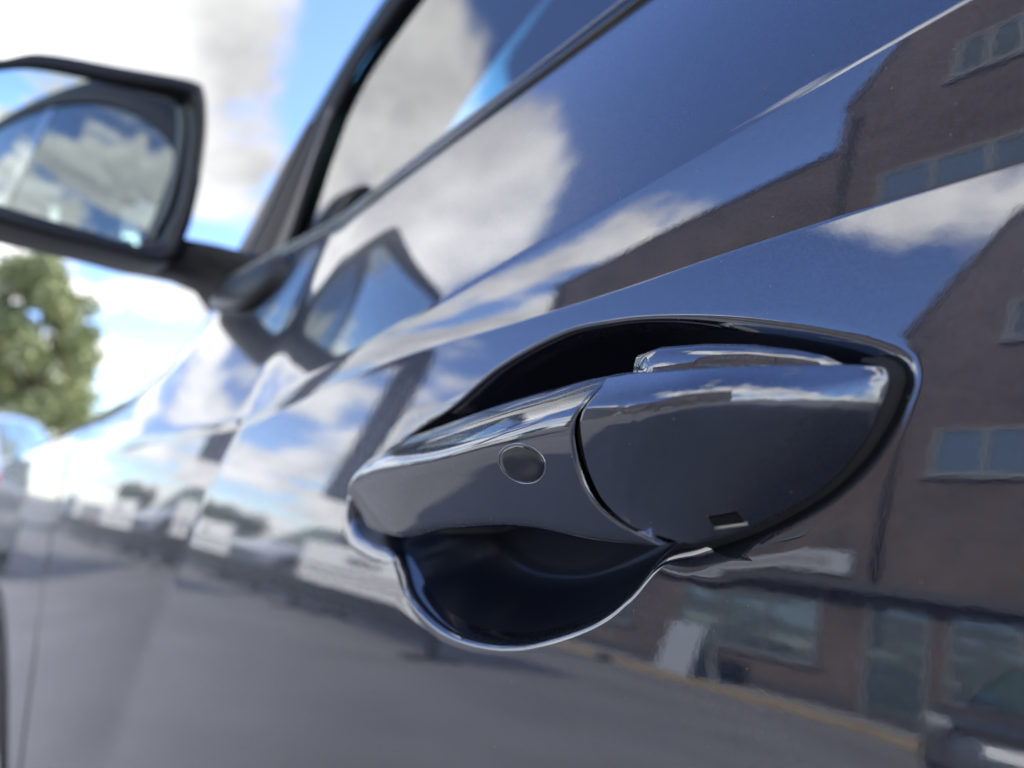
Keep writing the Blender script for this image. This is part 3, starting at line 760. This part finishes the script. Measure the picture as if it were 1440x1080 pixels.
fx = np.array([[-.775,.150],[-.70,.162],[-.62,.166],[-.565,.160],[-.535,.135],[-.545,.105],[-.585,.088],[-.65,.094],[-.72,.110],[-.765,.128]])
fx = fx.mean(0)+(fx-fx.mean(0))*.70+np.array([.045, .020]); fo2 = catmull(fx, 5); fcn = fo2.mean(0); rows = []
for sc_, d in ((1.02, .004), (1.0, -.002), (.93, -.006), (.8, -.009), (.55, -.012), (.2, -.013), (.02, -.013)):
    q = fcn+(fo2-fcn)*sc_; rows.append(P3(q[:, 0], np.minimum(q[:, 1], zL(q[:, 0])-.002), d))
b = MB(); b.grid(rows, wrap=True); mpart(b.build('mirror_foot', BLACK, smooth=True))
# mirrored right-hand side
def mirror_copy(o, parent):
    c = o.copy(); COL.objects.link(c); c.parent = parent; return c
for o in [q for q in car.children if q.type == 'MESH' and q.name.split('.')[0] in ('front_door','front_fender','rear_door','rear_quarter_panel','belt_moulding','front_window','rear_window','quarter_window','door_pillar_trim','window_frame','pillar_and_roof_rail','sail_panel','sill_cladding','wheel_arch_liner','headlamp','tail_lamp','window_seal','pillar_trim')]:
    c = mirror_copy(o, car); c.scale.y = -1; c.location.y = YM
    if 'label' in c: del c['label']
for o in (handle, dm):
    c = mirror_copy(o, car); c.scale.y = -1; c.location = (o.location.x, YM-.93-(o.location.y+.93), o.location.z)
    for ch in o.children: mirror_copy(ch, c)
# interior
b = MB(); b.box((-2.05, .12, .28), (2.1, YM-.12, .36)); carpart(b.build('floor_pan', DARK))
b = MB(); b.prism([(-.95,.62),(-.55,.70),(-.50,.95),(-.60,1.05),(-.95,1.09)], 'y', .11, YM-.11); carpart(b.build('dashboard', DARK, bevel=.03))
def seat(x, y):
    b = MB(); b.prism([(x-.25,.45),(x+.27,.42),(x+.30,.56),(x-.27,.60)], 'y', y-.25, y+.25)
    b.prism([(x+.20,.52),(x+.34,.52),(x+.52,1.16),(x+.42,1.18)], 'y', y-.24, y+.24)
    b.prism([(x+.44,1.20),(x+.52,1.19),(x+.57,1.36),(x+.49,1.38)], 'y', y-.13, y+.13)
    return carpart(b.build('seat', SEAT, bevel=.04, seg=3))
seat(.02, .50); seat(.02, YM-.50); seat(.90, .50); seat(.90, YM-.50)
b = MB()
b.tube([(-.42+.10*math.cos(a)*.4, .50+.18*math.sin(a), 1.0+.18*math.cos(a)) for a in np.linspace(0, 2*math.pi, 33)], .015, 8); carpart(b.build('steering_wheel', DARK, smooth=True))

# ------------------------------------------------------------------ background vehicles
def make_car(label, m, loc, rz, kind='hatch', group=None):
    """nose along +x"""
    c = empty('parked_car', loc, rz); tag(c, label, 'car', group)
    L_, W, H = {'hatch': (4.1, .88, 1.50), 'suv': (4.5, .93, 1.66), 'van': (4.9, .96, 1.95)}[kind]
    h = L_/2
    top = pchip([-h,-h+.12,-h+.5,0,h-1.35,h-.6,h-.15,h], [.72,.94,.98,.95,.93,.84,.70,.55])
    wid = pchip([-h,-h+.15,-h+.6,0,h-.7,h-.2,h], [.62*W,.86*W,.97*W,W,.97*W,.82*W,.55*W])
    xs = np.concatenate([np.linspace(-h, -h+.4, 8)[:-1], np.linspace(-h+.4, h-.5, 40)[:-1], np.linspace(h-.5, h, 10)])
    wx = (-h+.82, h-.86); rows = []
    for x in xs:
        w, t = float(wid(x)), float(top(x)); zb = .24
        for q in wx:
            d = abs(x-q)
            if d < .37: zb = max(zb, .33+math.sqrt(.37**2-d*d)*1.0)
        zb = min(zb, .72)
        pr = [(-w*.93, zb), (-w*.995, max(zb+.02, .45)), (-w, max(zb+.03, .62)), (-w*.975, max(zb+.05, min(.80, t-.06))), (-w*.90, t-.02), (-w*.82, t), (-w*.4, t+.035)]
        rows.append([(x, y, z) for y, z in pr+[(0, t+.045)]+[(-y, z) for y, z in reversed(pr)]])
    b = MB(); b.grid(rows); k = len(rows[0]); b.f.append(tuple(range(k))); b.f.append(tuple((len(rows)-1)*k+i for i in range(k))); b.mi += [0, 0]
    o = b.build('body', m, c, angle=50)
    b = MB(); b.box((-h+.3, -W*.8, .22), (h-.3, W*.8, .72)); b.build('underbody', DARK, c)
    # greenhouse
    x0, x1, x2, x3 = {'hatch': (-h+.10, -h+.50, h-2.05, h-1.25), 'suv': (-h+.08, -h+.42, h-2.15, h-1.30), 'van': (-h+.04, -h+.15, h-1.75, h-.85)}[kind]
    rt = pchip([x1-.3, x1, (x1+x2)/2, x2, x2+.3], [H-.12, H-.03, H, H-.03, H-.14])
    def sect(t):                                        # t 0..1 along roofline, returns base x, roof x
        return x0+(x3-x0)*t, x1+(x2-x1)*t
    rows = []
    for t in np.linspace(0, 1, 25):
        bx, rx = sect(t); zb = float(top(bx))-.01; zr = float(rt(rx)); w = W*.87*(1-.06*abs(2*t-1)**3)
        pr = []
        for s in np.linspace(0, 1, 8): pr.append((bx+(rx-bx)*s, -(w+(W*.66-w)*s**1.3), zb+(zr-.05-zb)*s))
        pr += [(rx, -W*.60, zr-.01), (rx, -W*.3, zr+.02), (rx, 0, zr+.03)]
        rows.append(pr+[(x, -y, z) for x, y, z in reversed(pr[:-1])])
    P = np.array(rows); b = MB(); b.grid(P); b.build('cabin', m, c, angle=50)
    def win(name, t0, t1, s0, s1, sg):
        tt = np.linspace(t0, t1, 8); ss = np.linspace(s0, s1, 6); rr = []
        for t in tt:
            bx, rx = sect(t); zb = float(top(bx))-.01; zr = float(rt(rx)); w = W*.87*(1-.06*abs(2*t-1)**3)
            rr.append([(bx+(rx-bx)*s, sg*(w+(W*.66-w)*s**1.3+.008), zb+(zr-.05-zb)*s) for s in ss])
        b = MB(); b.grid(rr); b.build(name, CARGLASS, c, smooth=True)
    for sg in (-1, 1):
        win('side_window', .52, .93, .12, .92, sg); win('side_window', .10, .48, .12, .92, sg)
    for nm, t, dx in (('windscreen', 1., .012), ('rear_screen', 0., -.012)):
        bx, rx = sect(t); zb = float(top(bx)); zr = float(rt(rx)); w = W*.87*.94
        b = MB(); b.grid([[(bx+(rx-bx)*s+dx*(1), y*(w*.95+(W*.60-w*.95)*s), zb+(zr-zb)*s+.006) for y in np.linspace(-1, 1, 9)] for s in np.linspace(.05, .95, 6)]); b.build(nm, CARGLASS, c, smooth=True)
    for q in wx:
        for sg in (-1, 1):
            b = MB(); n = 40
            b.grid([[(q+r*math.cos(2*math.pi*k/n), sg*y, .33+r*math.sin(2*math.pi*k/n)) for k in range(n)] for r, y in ((.21,W*.78),(.30,W*.76),(.33,W*.80),(.33,W*.94),(.30,W*.975),(.215,W*.965))], wrap=True)
            wh = b.build('wheel', TYRE, c, smooth=True)
            b = MB(); b.grid([[(q+r*math.cos(2*math.pi*k/n), sg*y, .33+r*math.sin(2*math.pi*k/n)) for k in range(n)] for r, y in ((.215,W*.965),(.20,W*.93),(.10,W*.95),(.01,W*.955))], wrap=True); b.build('rim', ALLOY, wh, smooth=True)
    for sg in (-1, 1):
        b = MB(); b.grid([[(x, sg*(float(wid(x))*f+.006), z) for z in (.60, .64, .68, .72)] for x, f in ((h-.42,.985),(h-.30,.985),(h-.18,.985),(h-.08,.97),(h-.02,.95))]); b.build('headlamp', LENS, c, smooth=True)
        b = MB(); b.grid([[(x, sg*(float(wid(x))*f+.006), z) for z in (.70, .76, .82, .88)] for x, f in ((-h+.30,.98),(-h+.2,.98),(-h+.10,.975),(-h+.04,.96))]); b.build('tail_lamp', REDL, c, smooth=True)
        b = MB(); bx = sect(.95)[0]-.05; b.prism([(bx-.06,sg*W*.90),(bx+.04,sg*W*.90),(bx+.06,sg*W*1.12),(bx-.02,sg*W*1.14)], 'z', 1.0, 1.13); b.build('wing_mirror', m, c, bevel=.02)
    b = MB(); b.box((h-.02, -.26, .42), (h+.012, .26, .53)); b.build('number_plate', WHITEP if 'plate' not in MATS else MATS['plate'], c)
    b = MB(); b.prism([(h-.12, -.5), (h+.01, -.4), (h+.01, .4), (h-.12, .5)], 'z', .57, .66); b.build('grille', BLACK, c)
    return c
make_car('pale-roofed car parked tail towards us beyond the front wing, below the tree at left edge', SILVERP, (-10.2, .42, 0), R(158), 'hatch')
make_car('white SUV parked behind the banner row, mirrored in the front of the door', WHITEP, (-13.5, -6.6, 0), R(78), 'suv')
GRAPHITE = mat('graphite_car_paint', (.09, .095, .105), .3, .5, coat=1)
make_car('graphite hatchback parked tail-in to the shop windows, mirrored low in the door', GRAPHITE, (-1.75, -8.3, 0), R(88), 'hatch')

# ------------------------------------------------------------------ banner row
rnd = random.Random(4)
def banner(x, label, y=-3.8, w=3.0):
    t = empty('banner_stand', (x, y, 0)); tag(t, label, 'banner', 'white banners on black stands')
    b = MB(); b.box((-w/2, -.02, .503), (w/2, .02, 1.12)); b.build('panel', BANNER, t, bevel=.006)
    b = MB(); b.box((-w/2-.04, -.06, .20), (w/2+.04, .06, .50)); b.build('rail', POSTM, t, bevel=.015)
    for s in (-1, 1):
        b = MB(); b.box((s*w/2-.05, -.045, .03), (s*w/2+.05, .045, .26)); b.box((s*w/2-.07, -.30, 0), (s*w/2+.07, .30, .04)); b.build('leg', POSTM, t, bevel=.01)
    b = MB()
    xx = -.36
    while xx < .34:
        q = rnd.uniform(.06, .12); b.box((xx, -.026, .86), (xx+q*.8, .026, .98)); xx += q
    for r in (.72, .60):
        xx = -w/2+.14
        while xx < w/2-.2:
            q = rnd.uniform(.03, .14); b.box((xx, -.025, r), (xx+q*.8, .025, r+.055)); xx += q
    tag(b.build('print', BANNERTXT, t), kind='stuff')
    return t
def rail(x0, x1, label, y=-3.8):
    t = empty('low_barrier', ((x0+x1)/2, y, 0)); tag(t, label, 'barrier', 'black rails between the banners')
    w = abs(x1-x0)
    b = MB(); b.box((-w/2, -.055, .20), (w/2, .055, .50)); b.build('rail', POSTM, t, bevel=.015)
    b = MB(); b.box((-.05, -.045, .03), (.05, .045, .26)); b.box((-.07, -.28, 0), (.07, .28, .04)); b.build('leg', POSTM, t, bevel=.01)
banner(-7.0, 'white banner on black legged rail mirrored beside the handle, nearest of the row')
rail(-8.6, -11.0, 'plain black rail without a banner between the two nearest white banners')
banner(-12.6, 'white banner on black legged rail mirrored ahead of the door crease, middle of the row')
rail(-14.2, -17.2, 'plain black rail without a banner beyond the middle white banner')
banner(-18.8, 'white banner on black rail mirrored at the door front edge, farthest of the row')
# feather flag
ft = empty('feather_flag', (-8.3, -4.15, 0), R(62)); tag(ft, 'tall dark grey feather flag with pale lettering mirrored ahead of the handle', 'flag')
b = MB(); b.tube([(0,0,.05),(0,0,2.0),(.01,0,3.6),(.05,0,4.3),(.16,0,4.75),(.36,0,4.95)], [.022,.02,.016,.013,.011,.009], 10); b.build('pole', POSTM, ft, smooth=True)
b = MB(); b.box((-.35,-.05,0),(.35,.05,.06)); b.box((-.05,-.35,0),(.05,.35,.058)); b.build('base', POSTM, ft, bevel=.01)
rows = []
for z in np.linspace(1.85, 4.9, 30):
    xl = float(np.interp(z, [0,3.6,4.3,4.75,4.95], [0,.01,.05,.16,.36])); wd = .72*float(np.interp(z, [1.5,1.9,4.2,4.7,4.95], [.75,1,1,.75,.2]))
    rows.append([(xl+wd*s, .03*math.sin(s*5+z*2), z) for s in np.linspace(0, 1, 8)])
b = MB(); b.grid(rows); o = b.build('flag_fabric', FLAGM, ft, smooth=True); o.modifiers.new('s', 'SOLIDIFY').thickness = .004
b = MB(); zz = 1.9
while zz < 4.2:
    q = rnd.uniform(.16, .26)
    for dy in (-.012, .012):
        b.box((.22, dy+.03*math.sin(.4*5+zz*2)-.014, zz), (.32, dy+.03*math.sin(.4*5+zz*2)+.014, zz+q*.8)); b.box((.42, dy+.03*math.sin(.6*5+zz*2)-.012, zz), (.52, dy+.03*math.sin(.6*5+zz*2)+.012, zz+q*.75))
    zz += q
tag(b.build('lettering', FLAGTXT, ft), kind='stuff')

# ------------------------------------------------------------------ building across the car park
FY = -11.2
bl = empty('brick_building', (-4, FY, 0)); tag(bl, 'brown brick building with shop windows mirrored in the right of the door', 'building')
def bpart(mb, name, m, parent=None, **k):
    o = mb.build(name, m, **k); o.parent = parent or bl
    o.matrix_parent_inverse = Matrix.Translation((4, -FY, 0)) if parent is None else Matrix.Identity(4); return o
b = MB(); b.prism([(-5.2,0),(-5.2,9.0),(-3.7,12.6),(8,12.6),(8,0)], 'y', FY-9, FY); bpart(b, 'wall', BRICK)
b = MB(); b.prism([(-5.2,0),(-5.2,7.6),(-11.8,6.2),(-11.8,0)], 'y', FY-8, FY+.003); bpart(b, 'wing_wall', BRICK)
b = MB(); b.prism([(-5.196,7.66),(-12.0,6.22),(-12.0,6.26),(-5.196,7.70)], 'y', FY-8.2, FY+.10); bpart(b, 'wing_roof', ROOFM)
b = MB(); b.prism([(-5.22,8.98),(-5.28,9.02),(-3.75,12.7),(8.3,12.7),(8.3,12.62),(-3.68,12.62)], 'y', FY-9.2, FY+.10); bpart(b, 'main_roof', ROOFM)
def window(x0, x1, z0, z1, nx=2, nz=1, name='window'):
    w = MB(); t = .07
    w.box((x0,FY-.05,z0),(x1,FY+.06,z0+t)); w.box((x0,FY-.05,z1-t),(x1,FY+.06,z1))
    for i in range(nx+1):
        x = x0+(x1-x0-t)*i/nx; w.box((x,FY-.045,z0+t+.001),(x+t,FY+.055,z1-t-.001))
    fo_ = bpart(w, name, FRAME)
    for i in range(nx):
        a = x0+(x1-x0-t)*i/nx+t+.001; c = x0+(x1-x0-t)*(i+1)/nx-.001
        p = MB(); p.box((a,FY-.02,z0+t+.001),(c,FY+.02,z1-t-.001)); bpart(p, 'pane', PANE, fo_)
    s = MB(); s.box((x0-.08,FY-.02,z0-.08),(x1+.08,FY+.14,z0-.003)); bpart(s, 'sill', FRAME, fo_)
for a, c in ((-4.4,-2.2),(-1.4,.8),(1.6,3.8),(4.6,6.8)): window(a, c, 5.4, 6.5, 3); window(a+.8 if a < -4 else a, c, 8.6, 9.7, 3)
for a, c in ((-8.6,-6.6),(-11.4,-9.6)): window(a, c, 4.3, 5.1, 2)
for a, c, n in ((-3.9,-.4,4),(.4,4.0,4),(4.8,7.4,3)): window(a, c, .35, 2.45, n, name='shop_window')
window(-5.0, -4.1, .05, 2.45, 1, name='shop_door')
for a, c, n in ((-8.3,-5.7,3),(-11.5,-9.4,2)): window(a, c, .9, 2.3, n, name='shop_window')
b = MB(); b.box((-11.8,FY+.004,2.55),(8,FY+.55,2.75)); bpart(b, 'canopy', CANOPY)
b = MB(); b.box((-9.4,FY+.01,2.95),(-5.3,FY+.12,3.45)); fas = bpart(b, 'fascia_sign', FASCIA)
b = MB(); xx = -9.0
while xx < -5.8: 
    q = rnd.uniform(.16, .30); b.box((xx,FY+.10,3.08),(xx+q*.75,FY+.13,3.32)); xx += q
tag(bpart(b, 'fascia_lettering', BANNERTXT, fas), kind='stuff')
b = MB(); b.box((-11.8,FY+.006,.0),(8,FY+.03,.34)); bpart(b, 'stall_riser', STALL)
b = MB(); b.box((-40, FY+.035, .0), (30, FY+1.7, .11)); tag(b.build('pavement', PAVING), kind='structure')
b = MB(); b.box((-40, FY+1.703, .0), (30, FY+1.86, .13)); tag(b.build('kerb', VERGE, bevel=.015), kind='structure')
for x, zt in ((-4.95, 8.6), (-11.5, 6.1), (1.2, 12.5)):
    b = MB(); b.tube([(x, FY+.07, 2.76), (x, FY+.07, zt)], .05, 10); bpart(b, 'downpipe', POSTM, smooth=True)
# A-board on the pavement
ab = empty('pavement_board', (-7.2, FY+1.2, .11), R(10)); tag(ab, 'small white A-board on the pavement mirrored below the handle', 'sign')
for s in (-1, 1):
    b = MB(); b.add([(-.38,s*.32,0),(.38,s*.32,0),(.38,s*.03,1.1),(-.38,s*.03,1.1),(-.38,s*.29,0),(.38,s*.29,0),(.38,s*.0,1.1),(-.38,s*.0,1.1)], [(0,1,2,3),(7,6,5,4),(0,4,5,1),(1,5,6,2),(2,6,7,3),(3,7,4,0)]); b.build('board', FASCIA, ab)
b = MB(); b.tube([(-.40,0,1.1),(.40,0,1.1)], .02, 8); b.build('hinge', POSTM, ab)
# bay lines
for i, x in enumerate((-16, -13.4, -10.8)):
    b = MB(); b.box((x, -9.0, .0), (x+.1, -4.6, .004)); tag(b.build('bay_line', LINE), kind='structure')

# ------------------------------------------------------------------ trees
def tree(loc, h, rx, label, leafm, n, seed, leaf=.16, trunk=.28, group='trees round the car park'):
    g = np.random.default_rng(seed); t = empty('tree', loc); tag(t, label, 'tree', group)
    b = MB(); zc = h*.40
    b.tube([(0,0,0),(.05,.02,h*.15),(-.03,.06,h*.32),(.04,0,h*.55),(0,.05,h*.8)], [trunk*.62,trunk*.45,trunk*.38,trunk*.24,trunk*.08], 10)
    ends = []
    for k in range(11):
        a = g.uniform(0, 2*math.pi); z0 = h*g.uniform(.25, .65); l = rx*g.uniform(.6, .95); e = np.array([math.cos(a)*l, math.sin(a)*l, z0+h*g.uniform(.08, .25)])
        b.tube([(0,0,z0), tuple(e*.5+np.array([0,0,z0*.5+.08*h*g.uniform(-.3,.6)])), tuple(e)], [trunk*.2,trunk*.12,trunk*.04], 6); ends.append(e)
    b.build('trunk', BARK, t, smooth=True)
    cl = []
    for k in range(46):
        u = g.normal(size=3); u /= np.linalg.norm(u); r = g.uniform(.35, 1)**.6
        c = np.array([u[0]*rx*r*.85, u[1]*rx*r*.85, h*.60+u[2]*h*.36*r]); cl.append((c, rx*g.uniform(.16, .36)))
    for e in ends: cl.append((e, rx*g.uniform(.2, .3)))
    W = np.array([c[1]**2 for c in cl]); idx = g.choice(len(cl), n, p=W/W.sum())
    C = np.array([c[0] for c in cl])[idx]; Rr = np.array([c[1] for c in cl])[idx]
    u = g.normal(size=(n, 3)); u /= np.linalg.norm(u, axis=1)[:, None]; P = C+u*(Rr*g.uniform(.25, 1, n)**.5)[:, None]
    a = g.normal(size=(n, 3)); a /= np.linalg.norm(a, axis=1)[:, None]; c2 = np.cross(a, g.normal(size=(n, 3))); c2 /= np.linalg.norm(c2, axis=1)[:, None]
    s = leaf*g.uniform(.6, 1.3, n)[:, None]
    V = np.stack([P-a*s*.5, P+c2*s*.3, P+a*s*.5, P-c2*s*.3], 1).reshape(-1, 3)
    me = bpy.data.meshes.new('crown'); me.from_pydata(V.tolist(), [], np.arange(4*n).reshape(-1, 4).tolist()); me.materials.append(leafm)
    o = bpy.data.objects.new('crown', me); COL.objects.link(o); o.parent = t
    return t
tree((-19.5, 1.9, 0), 5.9, 1.55, 'olive-green tree standing beyond the parked car at the left edge', LEAFA, 17000, 3)
tree((-31, -10.6, 0), 2.6, 1.6, 'small dark green tree beyond the plain rail, mirrored low in the door', LEAFB, 5000, 5)
tree((-25, -18.5, 0), 3.4, 1.9, 'dark green tree at the end of the brick wing, mirrored above the rail', LEAFB, 5000, 6)
tree((-40, 4.5, 0), 6.5, 2.6, 'distant olive tree half hidden behind the nearer one', LEAFA, 4000, 8, leaf=.26)
